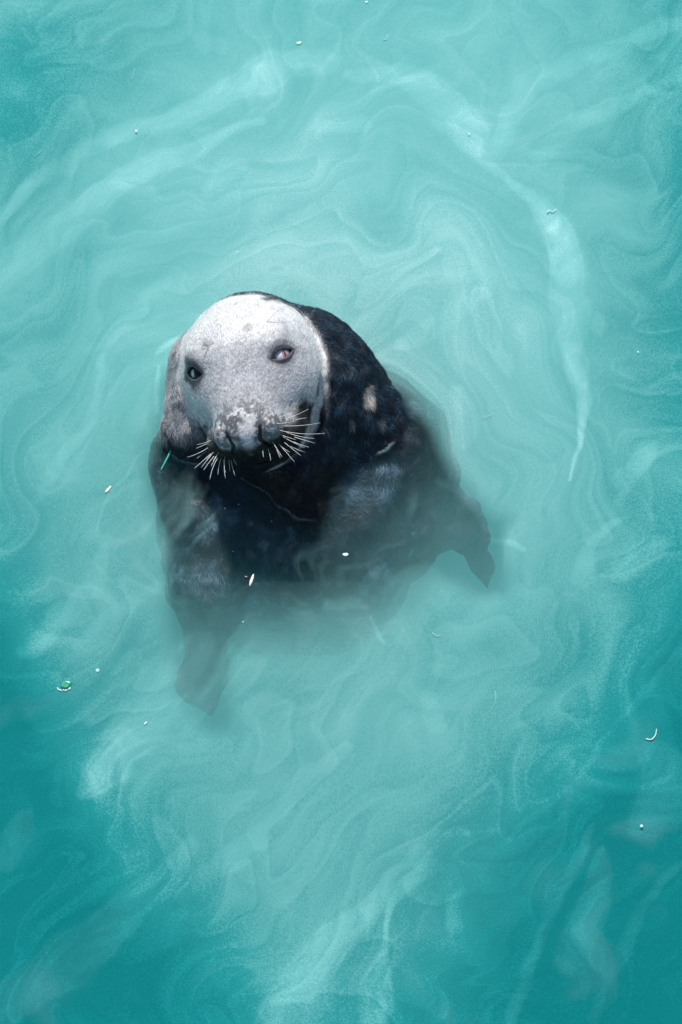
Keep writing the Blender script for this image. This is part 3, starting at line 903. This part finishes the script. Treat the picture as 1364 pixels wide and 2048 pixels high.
# ------------------------------------------------------------------ things afloat on the water
def at(u, v, h=.0025): return P(u, v, h)
def irregular(name, a, b, th, seed, ang=0, bend=0.0, point=False):
    """a small flake or blade: outline a by b, thickness th, cupped by bend"""
    rg2 = random.Random(seed); n = 18; vs = []; fs = []
    ca_, sa_ = math.cos(ang), math.sin(ang)
    for layer in (1, -1):
        for ringk in (0, 1):
            for k in range(n):
                ph = 2 * math.pi * k / n
                rr_ = (1 if ringk else .55)
                x = math.cos(ph) * a * rr_; y = math.sin(ph) * b * rr_
                if point: y *= (1 - abs(math.cos(ph)) ** 3 * .75)
                x0, y0 = x, y
                x, y = x0 * ca_ - y0 * sa_, x0 * sa_ + y0 * ca_
                z0 = bend * (x0 * x0 / (a * a) + .5 * y0 * y0 / (b * b)) + layer * th * (.15 if ringk else .5)
                vs.append((x, y, z0))
        vs.append((0, 0, layer * th * .5))
    h = 2 * n + 1
    for L_ in (0, 1):
        o_ = L_ * h
        for k in range(n):
            k2 = (k + 1) % n
            f1 = (o_ + 2 * n, o_ + k, o_ + k2); f2 = (o_ + k, o_ + n + k, o_ + n + k2, o_ + k2)
            if L_: f1 = f1[::-1]; f2 = f2[::-1]
            fs += [f1, f2]
    for k in range(n):
        k2 = (k + 1) % n
        fs.append((n + k, h + n + k, h + n + k2, n + k2))
    rs = [1 + rg2.uniform(-.16, .16) for _ in range(n)]
    vs = [tuple(c * rs[(i % h) % n] if j < 2 else c for j, c in enumerate(p)) for i, p in enumerate(vs)]
    me = bpy.data.meshes.new(name); me.from_pydata(vs, [], fs); me.update(); return me
M_foam = simple_mat("white_foam", (.52, .68, .65), .4, .5, .1, 300)
M_leaf = simple_mat("wet_green_leaf", (.02, .30, .17), .25, .6, .4, 160)
M_white = simple_mat("soft_white_down", (.80, .78, .74), .6, .3, .15, 300)
M_dark = simple_mat("black_husk", (.012, .012, .014), .35, .5, .3, 300)
M_fib = simple_mat("pale_fibre", (.34, .56, .52), .5, .4, .1, 200)
M_shell = simple_mat("cream_flake", (.70, .66, .56), .4, .5, .2, 300)
def fibre_thing(name, uvs, r, material, label, cat, group=None, h=.001):
    p = [P(u, v, h + .0008 * math.sin(i * 1.7)) for i, (u, v) in enumerate(uvs)]
    q = []
    for i in range(len(p) - 1):
        a0 = p[max(i - 1, 0)]; b0 = p[i]; c0 = p[i + 1]; d0 = p[min(i + 2, len(p) - 1)]
        for f in (0, .25, .5, .75):
            q.append(.5 * (2 * b0 + (c0 - a0) * f + (2 * a0 - 5 * b0 + 4 * c0 - d0) * f * f + (3 * b0 - a0 - 3 * c0 + d0) * f ** 3))
    q.append(p[-1])
    o = link(name, tube_mesh(name, q, r, r * .5), material)
    return tag(o, label, cat, group)
# green leaf with a rim of foam
leaf = link("floating_leaf", irregular("floating_leaf", .0125, .0075, .0012, 3, .45, .002, True), M_leaf)
leaf.location = at(132, 1369, .0035); tag(leaf, "tiny bright green leaf afloat with white foam along its lower edge", "leaf")
foam = bpy.data.objects.new("foam_patch", None); COL.objects.link(foam); foam.location = at(127, 1379, .003)
foam.empty_display_size = .01
tag(foam, "small white foam rim clinging under the tiny green leaf", "foam")
bub = sphere_mesh("bubble", .0030, 10, 7)
bub.materials.append(M_foam)
rb = random.Random(9)
for k in range(13):
    b1 = bpy.data.objects.new("bubble", bub); COL.objects.link(b1); b1.parent = foam
    ph = math.pi * (1.0 + k / 12 * 1.0)
    b1.location = (math.cos(ph) * .012 + rb.uniform(-.001, .001), math.sin(ph) * .006 + rb.uniform(-.001, .001) + .004, 0)
    sc1 = rb.uniform(.5, 1.05); b1.scale = (sc1 * .7, sc1 * .7, sc1 * .5)
# downy feather and husk over the belly
ft = bpy.data.objects.new("down_feather", None); COL.objects.link(ft); ft.location = at(503, 1161, .004)
ft.empty_display_size = .01
tag(ft, "small white curved feather floating above the seal's dark belly", "feather")
link("shaft", tube_mesh("shaft", [(.004, .013, .001), (.003, .004, .002), (.0, -.004, .002), (-.004, -.012, .001)], .0009, .0005), M_white, ft)
v1 = link("vane", irregular("vane", .0125, .0032, .0012, 12, 1.30, .002, True), M_white, ft)
hk = link("husk", irregular("husk", .0062, .0034, .003, 5, -.5, 0), M_dark); hk.location = at(493, 1155, .004)
tag(hk, "tiny black husk touching the white feather over the belly", "husk")
def flake(u, v, a, b, ang, seed, material, label, cat="flake", group=None, name="flake", th=.0015):
    o = link(name, irregular(name, a * .6, b * .6, th * .7, seed, ang, .0012), material); o.location = at(u, v, .0025); return tag(o, label, cat, group)
flake(598, 86, .010, .0045, .25, 21, M_foam, "oval white flake afloat near the top edge, above a pale square patch")
flake(691, 1109, .010, .0055, .05, 22, M_foam, "pale green-white flake floating below the black throat", name="shell_flake")
flake(272, 262, .0045, .0045, 0, 23, M_foam, "white fleck on the upper pale streak left of the top centre")
flake(1283, 1652, .0048, .0045, 0, 24, M_foam, "round white speck in dark water near the right edge", "speck", name="speck")
flake(195, 1341, .0065, .0060, .3, 25, M_fib, "dull round pale blob right above the green leaf", "blob", name="foam_blob")
flake(291, 1446, .0060, .0022, .9, 26, M_white, "thin pinkish white sliver on the wide pale streak below the left flipper", "sliver", name="sliver")
flake(216, 979, .0150, .0042, .85, 27, M_shell, "long pale pinkish sliver drifting left of the shoulder", "sliver", name="sliver")
flake(938, 268, .0035, .003, .2, 28, M_foam, "tiny white dot on the pale streak at upper right of the head", "speck", name="speck")
flake(733, 4, .0055, .0035, .4, 29, M_foam, "white fleck cut by the top edge of the picture", "fleck", name="fleck")
flake(1276, 704, .003, .003, .1, 30, M_foam, "tiny turquoise-white dot right of the long curved streak", "speck", name="speck")
for (u, v, a, sdd, lb) in ((450, 1017, .0032, 41, "brighter of two tiny white specks beside the black throat"), (477, 1009, .0024, 42, "fainter of two tiny white specks beside the black throat"),
                       (543, 1043, .0022, 43, "tiny white speck close under the lower edge of the black throat"), (466, 1103, .0022, 44, "lone tiny white speck on the dark belly between throat and white feather"),
                       (486, 1244, .0026, 45, "tiny white speck on the fading lower belly, below the white feather")):
    flake(u, v, a, a * .8, .3, sdd, M_foam, lb, "speck", "specks over the belly", name="speck")
fibre_thing("curled_fibre", [(1292, 1478), (1303, 1479), (1311, 1470), (1313, 1458)], .0016, M_foam, "white hooked fibre in dark water by the right edge", "fibre")
fibre_thing("white_fibre", [(1094, 426), (1099, 421), (1106, 424), (1113, 418)], .0014, M_foam, "short crinkled white fibre on the wide upper part of the curved streak", "fibre")
fibre_thing("wavy_fibre", [(966, 838), (984, 828), (982, 822), (1000, 812), (1020, 806)], .0005, M_fib, "long thin wavy pale fibre between the body and the curved streak", "fibre")
fibre_thing("forked_fibre", [(990, 1383), (991, 1402), (980, 1422), (970, 1431)], .0005, M_fib, "thin bent pale fibre in open water at lower right of the right flipper", "fibre")
fibre_thing("thin_fibre", [(263, 160), (267, 148), (270, 136)], .0005, M_fib, "short straight pale fibre in darker water at upper left", "fibre")
fibre_thing("pale_fibre", [(68, 312), (78, 305), (84, 299)], .0005, M_fib, "short slanting pale fibre near the left end of the upper streak", "fibre")
fibre_thing("bent_fibre", [(766, 78), (772, 80), (775, 70)], .0010, M_fib, "small checkmark-shaped pale fibre near the top edge right of centre", "fibre")
fibre_thing("twig_fibre", [(865, 1266), (874, 1273), (881, 1270)], .0011, M_fib, "small pale twig-like fibre in clear water below the right flipper", "fibre")
fibre_thing("weed_strand", [(352, 882), (343, 900), (330, 925), (322, 940)], .0028, simple_mat("green_weed", (.05, .38, .30), .3, .6, .3, 120), "thin green weed strand against the dark left shoulder", "seaweed")
